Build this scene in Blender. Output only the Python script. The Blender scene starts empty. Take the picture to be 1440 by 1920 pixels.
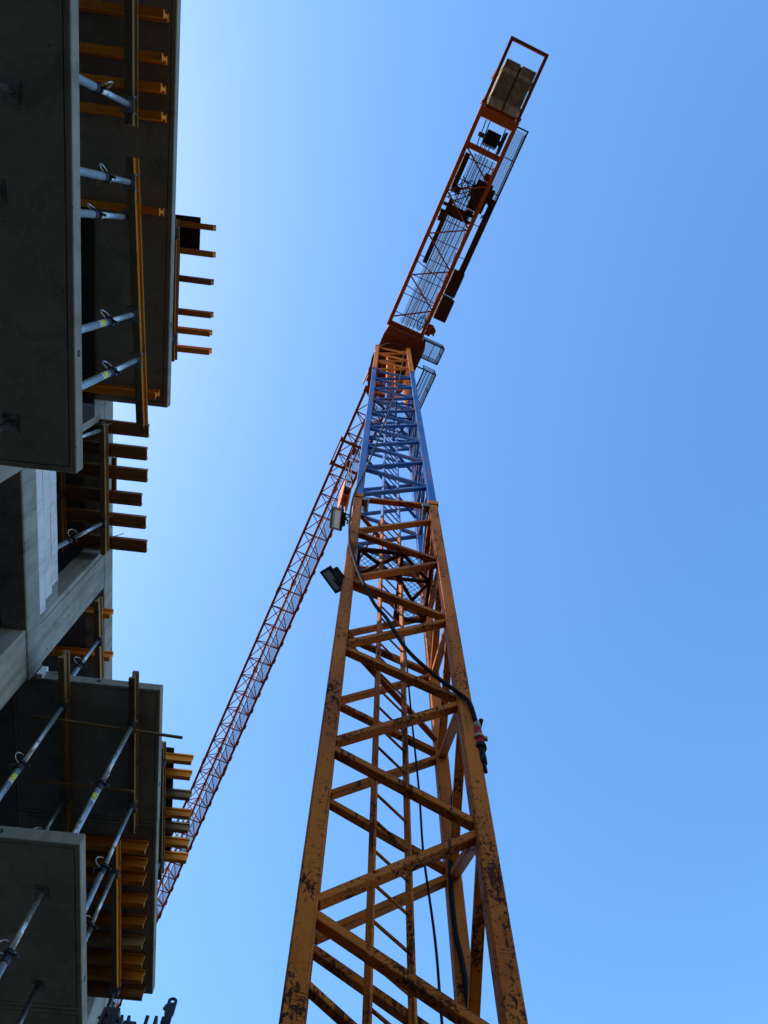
import bpy, bmesh, math, random
from mathutils import Vector, Matrix

RND = random.Random(11)
scene = bpy.context.scene
COL = scene.collection
EYE = 1.6                      # camera height above the ground
R = math.radians

# ------------------------------------------------------------------ tagging
def tag(o, label=None, cat=None, group=None, kind=None):
    if label: o['label'] = label
    if cat: o['category'] = cat; o['kind'] = 'thing'
    if group: o['group'] = group
    if kind: o['kind'] = kind
    return o

def empty(name, loc, label=None, cat=None, group=None):
    o = bpy.data.objects.new(name, None)
    o.location = loc
    o.empty_display_size = 0.1
    COL.objects.link(o)
    return tag(o, label, cat, group)

# ------------------------------------------------------------------ frames
ANG = R(5.05)
ES = Vector((-math.sin(ANG), math.cos(ANG), 0))       # along the facade
EN = Vector((-math.cos(ANG), -math.sin(ANG), 0))      # away from the camera, into the building
def B(s, n, h):                                       # building frame, h above the eye
    return ES * s + EN * n + Vector((0, 0, h + EYE))
TH = 0.0804
MXv = Vector((math.cos(TH), math.sin(TH), 0)); MYv = Vector((-math.sin(TH), math.cos(TH), 0))
MO = Vector((0.131, 4.592, 0))
def M(x, y, h):                                       # mast frame
    return MO + MXv * x + MYv * y + Vector((0, 0, h + EYE))
U = Vector((-.3815, .9244, 0)).normalized(); V = Vector((U.y, -U.x, 0))
def J(a, b, h):                                       # jib frame: a outwards, b sideways
    return MO + U * a + V * b + Vector((0, 0, h + EYE))

# ------------------------------------------------------------------ mesh builder
class MB:
    def __init__(s):
        s.v = []; s.f = []; s.m = []; s.s = []
    def add(s, vs, fs, mi=0, smooth=False):
        o = len(s.v); s.v += [Vector(v) for v in vs]
        for f in fs:
            s.f.append([i + o for i in f]); s.m.append(mi); s.s.append(smooth)
        return s
    def hexa(s, P, x, y, z, mi=0):
        c = [P(a, b, d) for d in z for b in y for a in x]
        return s.add(c, [(0, 1, 3, 2), (4, 6, 7, 5), (0, 4, 5, 1), (2, 3, 7, 6), (0, 2, 6, 4), (1, 5, 7, 3)], mi)
    def bar(s, p0, p1, w, h, up=(0, 0, 1), mi=0):
        p0 = Vector(p0); p1 = Vector(p1); d = (p1 - p0).normalized(); up = Vector(up)
        sx = d.cross(up)
        if sx.length < 1e-4: sx = d.cross(Vector((1, 0, 0)))
        sx.normalize(); sy = sx.cross(d)
        c = []
        for p in (p0, p1):
            for a, b in ((-1, -1), (1, -1), (1, 1), (-1, 1)):
                c.append(p + sx * (a * w / 2) + sy * (b * h / 2))
        return s.add(c, [(0, 1, 2, 3), (4, 7, 6, 5), (0, 4, 5, 1), (1, 5, 6, 2), (2, 6, 7, 3), (3, 7, 4, 0)], mi)
    def tube(s, pts, r, n=8, mi=0, closed=False):
        pts = [Vector(p) for p in pts]; k = len(pts); rings = []
        ref = Vector((0.31, 0.17, 0.93)); d0 = (pts[1] - pts[0]).normalized()
        a = d0.cross(ref).normalized()
        for i, p in enumerate(pts):
            if closed: d = (pts[(i + 1) % k] - pts[i - 1]).normalized()
            else: d = (pts[min(i + 1, k - 1)] - pts[max(i - 1, 0)]).normalized()
            a = (a - d * a.dot(d)).normalized(); b = d.cross(a)
            rr = r[i] if isinstance(r, (list, tuple)) else r
            rings.append([p + (a * math.cos(t) + b * math.sin(t)) * rr for t in (2 * math.pi * j / n for j in range(n))])
        o = len(s.v)
        for g in rings: s.v += g
        for i in range(k if closed else k - 1):
            i2 = (i + 1) % k
            for j in range(n):
                s.f.append([o + i * n + j, o + i * n + (j + 1) % n, o + i2 * n + (j + 1) % n, o + i2 * n + j]); s.m.append(mi); s.s.append(True)
        if not closed:
            s.f.append([o + j for j in range(n)][::-1]); s.m.append(mi); s.s.append(False)
            s.f.append([o + (k - 1) * n + j for j in range(n)]); s.m.append(mi); s.s.append(False)
        return s
    def cyl(s, p0, p1, r, n=12, mi=0):
        return s.tube([p0, p1], r, n, mi)
    def prism(s, P, poly, z0, z1, mi=0):
        n = len(poly)
        return s.add([P(a, b, z0) for a, b in poly] + [P(a, b, z1) for a, b in poly],
                     [list(range(n))[::-1], list(range(n, 2 * n))] + [[i, (i + 1) % n, n + (i + 1) % n, n + i] for i in range(n)], mi)
    def build(s, name, mats, parent=None, org=None, bevel=0, rot=None):
        if not isinstance(mats, (list, tuple)): mats = [mats]
        o0 = Vector(org) if org is not None else Vector((0, 0, 0))
        me = bpy.data.meshes.new(name)
        me.from_pydata([tuple(v - o0) for v in s.v], [], s.f)
        for m in mats: me.materials.append(m)
        for p, mi, sm in zip(me.polygons, s.m, s.s):
            p.material_index = mi; p.use_smooth = sm
        bm = bmesh.new(); bm.from_mesh(me)
        bmesh.ops.recalc_face_normals(bm, faces=bm.faces)
        if bevel:
            es = [e for e in bm.edges if len(e.link_faces) == 2 and e.calc_face_angle(0) > 0.6]
            bmesh.ops.bevel(bm, geom=es, offset=bevel, segments=1, affect='EDGES', profile=0.5)
        bm.to_mesh(me); bm.free()
        o = bpy.data.objects.new(name, me)
        COL.objects.link(o)
        if parent is not None: o.parent = parent
        else: o.location = o0
        return o

# ------------------------------------------------------------------ materials
class NT:
    def __init__(s, name):
        s.m = bpy.data.materials.new(name); s.m.use_nodes = True
        s.t = s.m.node_tree; s.b = s.t.nodes['Principled BSDF']; s.out = s.t.nodes['Material Output']
        s.geo = s.n('ShaderNodeNewGeometry'); s.tc = s.n('ShaderNodeTexCoord'); s.oi = s.n('ShaderNodeObjectInfo')
    def n(s, k, **kw):
        x = s.t.nodes.new(k)
        for a, b in kw.items(): setattr(x, a, b)
        return x
    def l(s, a, b): s.t.links.new(a, b)
    def val(s, sock, v):
        if hasattr(v, 'is_output'): s.l(v, sock)
        else: sock.default_value = v
    def scaled(s, vec, sc):
        x = s.n('ShaderNodeVectorMath', operation='MULTIPLY'); s.l(vec, x.inputs[0]); x.inputs[1].default_value = sc
        return x.outputs[0]
    def noise(s, vec, sc=1.0, det=4, rough=.55, dist=0.0):
        x = s.n('ShaderNodeTexNoise'); s.l(vec, x.inputs['Vector'])
        x.inputs['Scale'].default_value = sc; x.inputs['Detail'].default_value = det; x.inputs['Roughness'].default_value = rough; x.inputs['Distortion'].default_value = dist
        return x.outputs['Fac']
    def ramp(s, f, a, b, lo=0.0, hi=1.0):
        x = s.n('ShaderNodeMapRange'); x.interpolation_type = 'SMOOTHSTEP'
        s.l(f, x.inputs[0]); x.inputs[1].default_value = a; x.inputs[2].default_value = b; x.inputs[3].default_value = lo; x.inputs[4].default_value = hi
        return x.outputs[0]
    def math(s, op, a, b=0.0):
        x = s.n('ShaderNodeMath', operation=op); s.val(x.inputs[0], a); s.val(x.inputs[1], b); return x.outputs[0]
    def mix(s, f, a, b, blend='MIX'):
        x = s.n('ShaderNodeMix', data_type='RGBA', blend_type=blend)
        s.val(x.inputs[0], f); s.val(x.inputs[6], a); s.val(x.inputs[7], b); return x.outputs[2]
    def bump(s, h, strength=.3, dist=.01):
        x = s.n('ShaderNodeBump'); x.inputs['Strength'].default_value = strength; x.inputs['Distance'].default_value = dist
        s.l(h, x.inputs['Height']); s.l(x.outputs[0], s.b.inputs['Normal'])
    def col(s, c): s.val(s.b.inputs['Base Color'], c)
    def set(s, rough=.6, metal=0.0, spec=.5):
        s.val(s.b.inputs['Roughness'], rough); s.val(s.b.inputs['Metallic'], metal); s.b.inputs['Specular IOR Level'].default_value = spec

def c4(r, g, b): return (r, g, b, 1)

def paint(name, base, alt, rust=.35, edge=True, rcol=c4(.055, .016, .007), rough=.6, spec=.12, fine=1.0):
    t = NT(name); p = t.geo.outputs['Position']
    big = t.noise(p, .8, 3)
    c = t.mix(t.ramp(big, .35, .7), base, alt)
    dirt = t.noise(t.scaled(p, (9, 9, 1.5)), 1.0, 5, .6)
    c = t.mix(t.ramp(dirt, .5, .8, 0, .45), c, c4(base[0] * .35, base[1] * .3, base[2] * .3))
    n1 = t.noise(t.scaled(p, (38, 38, 24)), fine, 8, .7); n2 = t.noise(t.scaled(p, (2.6, 2.6, 1.1)), 1.0, 4, .65)
    zone = t.ramp(n2, .36, .74, -.07, .15)
    chips = t.ramp(t.math('ADD', n1, zone), .665 - rust * .07, .70 - rust * .07)
    sc = t.noise(t.scaled(p, (17, 17, 85)), 1.0, 4, .7, 1.2)       # short dark scratches across the member
    scr = t.ramp(t.math('ADD', sc, t.math('MULTIPLY', zone, .5)), .69 - rust * .08, .71 - rust * .08)
    f = t.math('MAXIMUM', chips, scr)
    run = t.noise(t.scaled(p, (34, 34, 1.6)), 1.0, 5, .68, .25)     # rust runs drawn down the member
    rz = t.ramp(t.noise(t.scaled(p, (3.5, 3.5, .8)), 1.0, 3, .6), .44, .70, -.14, .12)
    runs = t.ramp(t.math('ADD', run, rz), .62 - rust * .05, .67 - rust * .05)
    f = t.math('MAXIMUM', f, t.math('MULTIPLY', runs, .9))
    if edge:
        bv = t.n('ShaderNodeBevel', samples=4); bv.inputs['Radius'].default_value = .014
        dt = t.n('ShaderNodeVectorMath', operation='DOT_PRODUCT'); t.l(bv.outputs[0], dt.inputs[0]); t.l(t.geo.outputs['Normal'], dt.inputs[1])
        ew = t.ramp(dt.outputs['Value'], .985, .93)
        ew = t.math('MULTIPLY', ew, t.ramp(t.noise(p, 9, 5, .75), .38, .54))
        f = t.math('MAXIMUM', f, ew)
    rc = t.mix(t.noise(p, 30, 3), rcol, c4(rcol[0] * 2.2, rcol[1] * 2.0, rcol[2] * 1.6))
    t.col(t.mix(f, c, rc)); t.set(t.mix(f, c4(rough, rough, rough), c4(.9, .9, .9)), 0, spec)
    t.bump(t.math('SUBTRACT', 1.0, f), .35, .002)
    return t.m

M_AMBER = paint('amber_paint', c4(.52, .132, .009), c4(.38, .086, .006), 1.2, rcol=c4(.035, .010, .005))
M_BLUE = paint('blue_paint', c4(.012, .105, .33), c4(.035, .15, .37), .6, rcol=c4(.16, .06, .03))
M_ORANGE = paint('orange_paint', c4(.66, .19, .016), c4(.58, .155, .012), .25)
M_JIB = paint('red_orange_paint', c4(.30, .050, .008), c4(.23, .038, .007), .25, edge=False)
M_CJIB = paint('counter_jib_orange_paint', c4(.48, .10, .016), c4(.36, .07, .012), .4, edge=False)
M_BROWN = paint('brown_machine_paint', c4(.075, .022, .010), c4(.055, .018, .009), .3, edge=False)
M_FRAME = paint('ballast_frame_paint', c4(.23, .05, .016), c4(.19, .042, .014), .25, edge=False)

def plain(name, c, rough=.5, metal=0.0, var=.25, sc=12, bump=.15, spec=.5):
    t = NT(name); p = t.geo.outputs['Position']
    n = t.noise(p, sc, 5, .6)
    t.col(t.mix(n, c4(c[0] * (1 - var), c[1] * (1 - var), c[2] * (1 - var)), c4(c[0] * (1 + var), c[1] * (1 + var), c[2] * (1 + var))))
    t.set(rough, metal, spec); t.bump(n, bump, .003); return t.m
M_BLACK = plain('black_housing', (.009, .009, .010), .6, spec=.12)
M_RUBBER = plain('black_cable_sheath', (.010, .010, .010), .8, spec=.1)
M_GREYCABLE = plain('weathered_cable_sheath', (.045, .038, .028), .9, spec=.08)
M_STEELDK = plain('dark_steel', (.03, .03, .033), .5, .6)
M_WIRE = plain('bright_wire', (.45, .43, .40), .35, .9)
M_ROPE = plain('steel_rope', (.05, .05, .055), .5, .7)
M_RED = plain('red_plastic', (.26, .006, .014), .6, spec=.15)
M_CREAM = plain('cream_plastic', (.24, .20, .13), .6)
M_LENS = None
def lens():
    t = NT('floodlight_glass'); p = t.geo.outputs['Position']
    t.col(t.mix(t.noise(p, 3, 2), c4(.38, .38, .365), c4(.46, .46, .44))); t.set(.25, 0, .4); return t.m
M_LENS = lens()

def galv(name, base, dirt):
    t = NT(name); p = t.geo.outputs['Position']
    v = t.n('ShaderNodeTexVoronoi'); t.l(p, v.inputs['Vector']); v.inputs['Scale'].default_value = 60
    sp = t.n('ShaderNodeSeparateColor'); t.l(v.outputs['Color'], sp.inputs[0])
    c = t.mix(sp.outputs[0], c4(*[x * .8 for x in base]), c4(*base))
    d = t.ramp(t.noise(p, 11, 6, .65), .48, .66)
    c = t.mix(t.math('MULTIPLY', d, .75), c, c4(*dirt))
    t.col(c); t.set(t.mix(d, c4(.38, .38, .38), c4(.75, .75, .75)), .75, .5)
    return t.m
M_GALV = galv('galvanised_steel', (.50, .52, .54), (.13, .11, .09))
M_GALVDK = galv('dark_dirty_galvanised_steel', (.17, .17, .17), (.06, .055, .05))

def wood(name, a, b, dirt=.35):
    t = NT(name); o = t.tc.outputs['Object']
    off = t.n('ShaderNodeVectorMath', operation='ADD'); t.l(o, off.inputs[0])
    cmb = t.n('ShaderNodeCombineXYZ'); rr = t.math('MULTIPLY', t.oi.outputs['Random'], 37.0); t.l(rr, cmb.inputs[0]); t.l(rr, cmb.inputs[1]); t.l(cmb.outputs[0], off.inputs[1])
    g = t.noise(t.scaled(off.outputs[0], (1.2, 26, 26)), 1.0, 6, .65, .3)
    c = t.mix(t.ramp(g, .3, .72), a, b)
    fine = t.noise(t.scaled(off.outputs[0], (5, 120, 120)), 1.0, 3, .6)
    c = t.mix(t.ramp(fine, .5, .75, 0, .35), c, c4(a[0] * .3, a[1] * .25, a[2] * .25))
    st = t.noise(off.outputs[0], 3.2, 5, .65)
    c = t.mix(t.ramp(st, .54, .72, 0, dirt * 1.6), c, c4(.06, .05, .04))
    spat = t.ramp(t.noise(off.outputs[0], 22, 3, .6), .68, .72, 0, .7)      # dried concrete splashes
    c = t.mix(spat, c, c4(.22, .2, .18))
    tone = t.math('ADD', t.math('MULTIPLY', t.oi.outputs['Random'], .5), .75)
    hs = t.n('ShaderNodeHueSaturation'); t.l(c, hs.inputs['Color']); t.l(tone, hs.inputs['Value'])
    t.col(hs.outputs[0]); t.set(.7, 0, .15); t.bump(fine, .25, .002)
    return t.m
M_GOLD = wood('golden_varnished_timber', c4(.66, .20, .012), c4(.76, .26, .018), .3)
M_YELLOW = wood('orange_brown_timber', c4(.38, .115, .010), c4(.50, .165, .015), .5)
M_OLDWOOD = wood('weathered_timber', c4(.20, .115, .045), c4(.30, .18, .07), .5)
M_BROWNWOOD = wood('dark_brown_timber', c4(.26, .10, .028), c4(.34, .14, .04), .4)
M_ORANGEWOOD = wood('orange_varnished_timber', c4(.60, .16, .012), c4(.72, .21, .018), .3)
M_FLANGE = wood('dark_flange_timber', c4(.12, .075, .035), c4(.20, .12, .05), .6)
M_BATTEN = wood('raw_timber_batten', c4(.17, .10, .04), c4(.24, .145, .06), .35)
M_PLY = wood('black_faced_plywood', c4(.022, .018, .015), c4(.03, .024, .02), .1)

def concrete(name, a, b, streak=.25, pits=True, sc=1.0, rough=.85):
    t = NT(name); p = t.geo.outputs['Position']
    n = t.noise(p, 1.3 * sc, 6, .6); c = t.mix(t.ramp(n, .3, .7), a, b)
    s = t.noise(t.scaled(p, (5, 5, .5)), 1.0, 5, .6)
    c = t.mix(t.ramp(s, .45, .75, 0, streak), c, c4(a[0] * .55, a[1] * .54, a[2] * .5))
    cl = t.noise(p, 4.2, 6, .7)
    c = t.mix(t.ramp(cl, .55, .72, 0, .35), c, c4(b[0] * 1.25, b[1] * 1.25, b[2] * 1.25))
    bl = t.noise(t.scaled(p, (1, 1, .55)), 2.3, 7, .72, .5)                # damp blotches with ragged outlines
    c = t.mix(t.ramp(bl, .52, .60, 0, .42), c, c4(a[0] * .58, a[1] * .57, a[2] * .54))
    fine = t.noise(p, 60, 4, .7)
    c = t.mix(t.math('MULTIPLY', fine, .22), c, c4(a[0] * .6, a[1] * .6, a[2] * .6))
    h = fine
    if pits:
        v = t.n('ShaderNodeTexVoronoi'); t.l(p, v.inputs['Vector']); v.inputs['Scale'].default_value = 11; v.inputs['Randomness'].default_value = 1
        gate = t.ramp(t.noise(p, 5, 2), .5, .56)
        pit = t.math('MULTIPLY', t.ramp(v.outputs['Distance'], .13, .07), gate)
        c = t.mix(t.math('MULTIPLY', pit, .75), c, c4(.05, .05, .045))
        h = t.math('SUBTRACT', t.math('MULTIPLY', fine, .4), pit)
    t.col(c); t.set(rough, 0, .12); t.bump(h, .35, .006)
    return t.m
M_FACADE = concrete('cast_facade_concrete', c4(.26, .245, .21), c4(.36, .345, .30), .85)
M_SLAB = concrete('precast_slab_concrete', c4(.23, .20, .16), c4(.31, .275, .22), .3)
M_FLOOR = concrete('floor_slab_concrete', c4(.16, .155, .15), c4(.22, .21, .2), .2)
M_COUNTER = concrete('ballast_concrete', c4(.16, .125, .08), c4(.30, .25, .17), .75, sc=1.6)
M_BLOCK = concrete('white_aerated_block', c4(.62, .61, .62), c4(.70, .69, .69), .06, pits=False)
M_MORTAR = concrete('grey_mortar', c4(.2, .19, .18), c4(.26, .25, .24), .1, pits=False)
M_SOIL = concrete('trodden_soil', c4(.034, .024, .014), c4(.05, .036, .022), .3, sc=.4)

def grating(name, col, period, wire, rot):
    t = NT(name); p = t.geo.outputs['Position']
    sep = t.n('ShaderNodeVectorRotate', rotation_type='Z_AXIS'); t.l(p, sep.inputs['Vector']); sep.inputs['Angle'].default_value = rot
    xyz = t.n('ShaderNodeSeparateXYZ'); t.l(sep.outputs[0], xyz.inputs[0])
    m = None
    for i, pr in ((0, period), (1, period * .55)):
        f = t.math('FRACT', t.math('DIVIDE', xyz.outputs[i], pr)); g = t.math('LESS_THAN', f, wire / pr)
        m = g if m is None else t.math('MAXIMUM', m, g)
    t.col(c4(*col)); t.set(.5, .3)
    tr = t.n('ShaderNodeBsdfTransparent'); mx = t.n('ShaderNodeMixShader')
    t.l(m, mx.inputs[0]); t.l(tr.outputs[0], mx.inputs[1]); t.l(t.b.outputs[0], mx.inputs[2]); t.l(mx.outputs[0], t.out.inputs[0])
    return t.m
M_GRATE = grating('walkway_mesh', (.22, .12, .13), .06, .009, math.atan2(-U.x, U.y))

def label_mat():
    t = NT('yellow_prop_label'); o = t.tc.outputs['Object']; p = t.geo.outputs['Position']
    f = t.noise(t.scaled(p, (90, 90, 45)), 1.0, 2, .5)
    t.col(t.mix(t.ramp(f, .56, .60), c4(.72, .70, .04), c4(.08, .09, .05))); t.set(.45); return t.m
M_LABEL = label_mat()
M_WLABEL = plain('white_prop_label', (.66, .66, .62), .5, var=.12, sc=60)

# ------------------------------------------------------------------ ground
g = MB(); N = 24; S = 90.0
for i in range(N + 1):
    for k in range(N + 1):
        x = -S + 2 * S * i / N; y = -S + 2 * S * k / N
        g.v.append(Vector((x, y, -.05 + RND.uniform(-.04, .04))))
for i in range(N):
    for k in range(N):
        a = i * (N + 1) + k; g.f.append([a, a + 1, a + N + 2, a + N + 1]); g.m.append(0); g.s.append(True)
far = MB(); far.add([(-3000, -3000, -.2), (3000, -3000, -.2), (3000, 3000, -.2), (-3000, 3000, -.2)], [(0, 1, 2, 3)])
g.add(far.v, far.f)
tag(g.build('ground', M_SOIL), kind='structure')

# ------------------------------------------------------------------ tower crane: mast
CR0 = M(0, 0, -EYE)
crane = empty('tower_crane', CR0, 'tall tower crane with amber and blue lattice mast and red orange jib', 'tower crane')
HALF = .6; CH = .136
CORN = [(-HALF, -HALF), (HALF, -HALF), (HALF, HALF), (-HALF, HALF)]      # FL FR RR RL

def group_part(name):
    o = bpy.data.objects.new(name, None); o.empty_display_size = .1; COL.objects.link(o); o.parent = crane
    return o

def mast_section(name, mat, h0, h1, node0, pitch, first_low, bw, collar, chw=CH):
    """node0: a height of a node on FL / RR; FR / RL nodes lie half a pitch off."""
    so = group_part(name)
    for i, (x, y) in enumerate(CORN):
        for hh in collar:
            MB().hexa(M, (x - chw / 2 - .016, x + chw / 2 + .016), (y - chw / 2 - .016, y + chw / 2 + .016), (hh - .085, hh + .085)).build('joint_collar', mat, so, CR0, bevel=.006)
    # chords
    for x, y in CORN:
        MB().hexa(M, (x - chw / 2, x + chw / 2), (y - chw / 2, y + chw / 2), (h0, h1)).build('chord', mat, so, CR0, bevel=.012)
    # diagonals on the four faces
    e = chw / 2 - .012
    for k in range(4):
        A = CORN[k]; Bc = CORN[(k + 1) % 4]
        ax = Vector((Bc[0] - A[0], Bc[1] - A[1], 0)).normalized()
        a2 = Vector((A[0], A[1], 0)) + ax * e; b2 = Vector((Bc[0], Bc[1], 0)) - ax * e
        nA = node0 if k % 2 == 0 else node0 + pitch / 2
        outv = M(ax.y, -ax.x, 0) - M(0, 0, 0)
        j = math.floor((h0 - nA) / pitch) - 1
        while nA + j * pitch < h1:
            ha = nA + j * pitch
            for sgn in (1, -1):
                hb = ha + sgn * pitch / 2
                lo, hi = min(ha, hb), max(ha, hb)
                if lo < h0 - .05 or hi > h1 + .05: continue
                gap = bw * .78
                pa = M(a2.x, a2.y, ha + sgn * gap); pb = M(b2.x, b2.y, hb - sgn * gap)
                MB().bar(pa, pb, bw * .95, bw * 1.15, outv).build('diagonal_brace', mat, so, CR0, bevel=.006)
            j += 1
    return so

low = mast_section('lower_mast_section', M_AMBER, -EYE, 12.24, 3.89, 1.69, True, .072, [12.17])
# horizontals and pins at the top joint, plan braces
for k in range(4):
    A = CORN[k]; Bc = CORN[(k + 1) % 4]; ax = Vector((Bc[0] - A[0], Bc[1] - A[1], 0)).normalized()
    a2 = Vector((A[0], A[1], 0)) + ax * .075; b2 = Vector((Bc[0], Bc[1], 0)) - ax * .075
    MB().bar(M(a2.x, a2.y, 12.18), M(b2.x, b2.y, 12.18), .085, .075).build('horizontal_brace', M_AMBER, low, CR0, bevel=.006)
for hh in (-.7, 3.4, 7.5, 11.6):
    MB().bar(M(-HALF + .05, -HALF + .05, hh), M(HALF - .05, HALF - .05, hh), .06, .05).build('plan_brace', M_AMBER, low, CR0, bevel=.005)
for x in (-HALF + .125, HALF - .125):
    q = MB(); q.cyl(M(x, -HALF - .05, 12.04), M(x, -HALF + .14, 12.04), .05, 14); q.cyl(M(x, -HALF - .075, 12.04), M(x, -HALF - .045, 12.04), .064, 14)
    q.build('joint_pin', M_GALVDK, low, CR0)

PB = (25.55 - 12.40) / 8
blu = mast_section('blue_mast_section', M_BLUE, 12.26, 25.58, 12.40, PB, True, .06, [25.5], .132)
for hh in (14.9, 18.2, 21.6, 24.8):
    MB().bar(M(-HALF + .05, -HALF + .05, hh), M(HALF - .05, HALF - .05, hh), .055, .045).build('plan_brace', M_BLUE, blu, CR0)
top = mast_section('orange_mast_section', M_ORANGE, 25.6, 31.45, 25.72, 1.88, True, .062, [25.70, 31.35], .15)

# ladder inside the mast
LA = Vector((-.023, 4.25, 0)); LB = Vector((.258, 4.55, 0)); ld = (LB - LA).normalized(); ln = Vector((-ld.y, ld.x, 0))
for nm, mat, h0, h1 in (('lower_ladder', M_AMBER, -.6, 12.2), ('blue_ladder', M_BLUE, 12.25, 25.5), ('orange_ladder', M_ORANGE, 25.6, 31.3)):
    lo = group_part(nm)
    for hh in (h1 - .05,):          # stay to the mast
        MB().bar(LA + Vector((0, 0, hh + EYE)), M(-HALF + .06, HALF - .03, hh), .03, .012).build('stay', mat, lo, CR0)
    for p in (LA, LB):
        MB().bar(p + Vector((0, 0, h0 + EYE)), p + Vector((0, 0, h1 + EYE)), .058, .03, ld).build('rail', mat, lo, CR0, bevel=.004)
    hh = h0 + .25
    while hh < h1 - .05:
        if hh > 2.4:
            MB().cyl(LA + Vector((0, 0, hh + EYE)) + ld * .0, LB + Vector((0, 0, hh + EYE)), .0125, 8).build('rung', mat, lo, CR0)
        hh += .32

# rest platform of expanded metal, L shaped round the ladder hatch
def rest_platform(h, mat, mfr, hatch=True):
    fr = MB(); x0, x1, y0, y1 = -.50, .52, -.50, .50; hx, hy = .10, -.12
    out = [(x0, y0), (x1, y0), (x1, y1), (hx, y1), (hx, hy), (x0, hy)]
    for a, b in zip(out, out[1:] + out[:1]): fr.bar(M(*a, h), M(*b, h), .05, .055)
    for a, b in (((x0, y0), (hx, hy)), ((x0, hy), (hx, y0)), ((hx, y0), (hx, hy)), ((hx, hy), (x1, hy)), ((hx, hy), (x1, y1)), ((hx, y1), (x1, hy)), ((hx, y0), (x1, hy))):
        fr.bar(M(*a, h - .012), M(*b, h - .012), .045, .04)
    po = fr.build('rest_platform', mfr, crane, CR0)
    ms = MB(); py = .036; px = .045; r = 0; y = y0 + .02
    while y < y1:
        xe = x1 if y > hy else x1; xs = hx if y > hy else x0
        x = xs; k = 0
        while x < xe - px:
            s0 = 1 if (k + r) % 2 else -1
            ms.bar(M(x, y + s0 * py * .42, h + .032), M(x + px, y - s0 * py * .42, h + .032), .0075, .004)
            x += px; k += 1
        y += py; r += 1
    ms.build('expanded_metal_floor', mat, po, CR0)
rest_platform(10.28, M_STEELDK, M_BROWN)
rest_platform(21.0, M_STEELDK, M_BLUE)

# ------------------------------------------------------------------ slewing head
sl = MB(); sl.cyl(J(0, 0, 31.45), J(0, 0, 31.62), .80, 28); sl.cyl(J(0, 0, 31.62), J(0, 0, 31.86), .72, 28)
for i in range(24):
    t = 2 * math.pi * i / 24
    sl.cyl(J(.76 * math.cos(t), .76 * math.sin(t), 31.40), J(.76 * math.cos(t), .76 * math.sin(t), 31.66), .02, 6)
sl.build('slewing_ring', M_BROWN, crane, CR0)
tt = MB()
tt.prism(J, [(-1.28, -.66), (-1.28, .92), (-.95, 1.02), (.55, 1.0), (1.05, .82), (1.2, .3), (1.2, -.5), (.6, -.72), (-.9, -.72)], 31.88, 32.05)
tt.hexa(J, (-1.2, 1.1), (-.62, -.5), (32.05, 33.0)); tt.hexa(J, (-1.2, 1.1), (.62, .74), (32.05, 33.0))
tt.hexa(J, (-1.2, -1.08), (-.5, .62), (32.05, 33.0)); tt.hexa(J, (1.0, 1.1), (-.5, .62), (32.05, 33.0))
for b in (-.64, .76):
    tt.prism(lambda a, z, b_: J(a, b_, z), [(-1.25, 31.9), (.2, 31.9), (.7, 32.4), (1.4, 32.7), (1.4, 33.2), (-1.25, 33.2)], b - .02, b + .02)
tt.build('turntable', M_FRAME, crane, CR0)

def service_platform(a0, a1, b0, b1, h, steps):
    q = MB()
    for a, b, c, d in ((a0, b0, a1, b0), (a0, b1, a1, b1), (a0, b0, a0, b1), (a1, b0, a1, b1)):
        q.bar(J(a, b, h), J(c, d, h), .05, .09)
    for k in range(1, steps):
        b = b0 + (b1 - b0) * k / steps; q.bar(J(a0, b, h), J(a1, b, h), .025, .05)
    for a in (a0, a1): q.bar(J(a, b0 - .3, h + .02), J(a, b0, h + .02), .05, .07)
    po = q.build('service_platform', M_BROWN, crane, CR0)
    MB().hexa(J, (a0 + .03, a1 - .03), (b0 + .03, b1 - .03), (h + .05, h + .056)).build('grating_floor', M_GRATE, po, CR0)
    r = MB()
    for a, b in ((a0, b0), (a0, b1), (a1, b1), (a1, b0), ((a0 + a1) / 2, b1)): r.bar(J(a, b, h), J(a, b, h + 1.1), .035, .035)
    for z in (.55, 1.1):
        for p0, p1 in (((a0, b0), (a0, b1)), ((a0, b1), (a1, b1)), ((a1, b1), (a1, b0))): r.tube([J(*p0, h + z), J(*p1, h + z)], .018, 6)
    r.build('guard_rail', M_BROWN, po, CR0)
service_platform(-1.36, -.70, .82, 1.66, 31.5, 2)
service_platform(-.34, 1.2, 1.26, 1.76, 31.3, 4)

# ------------------------------------------------------------------ counter jib
HB_ = 32.6
cj = MB()
for b in (-.67, .74):
    cj.hexa(J, (-9.85, -1.22), (b - .075, b + .075), (HB_, HB_ + .19))
    cj.tube([J(-9.75, b, HB_ + 1.0), J(-1.3, b, HB_ + 1.0)], .02, 6)
    cj.tube([J(-9.75, b, HB_ + .6), J(-1.3, b, HB_ + .6)], .015, 6)
    for k in range(12): cj.bar(J(-9.7 + k * .76, b, HB_ + .15), J(-9.7 + k * .76, b, HB_ + 1.0), .03, .03)
for a, w in ((-9.67, .34), (-8.45, .20), (-1.32, .22)):
    cj.hexa(J, (a - w / 2, a + w / 2), (-.595, .665), (HB_ + .01, HB_ + .18))
cjo = cj.build('counter_jib', M_CJIB, crane, CR0, bevel=.006)
for la, ra in ((-8.35, -7.50), (-6.72, -7.40), (-6.66, -5.78), (-5.03, -5.70), (-4.97, -4.10), (-3.35, -4.02), (-3.29, -2.45), (-1.62, -2.38)):
    MB().bar(J(la, -.6, HB_ + .06), J(ra, .67, HB_ + .06), .055, .055).build('cross_brace', M_CJIB, cjo, CR0)
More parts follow.
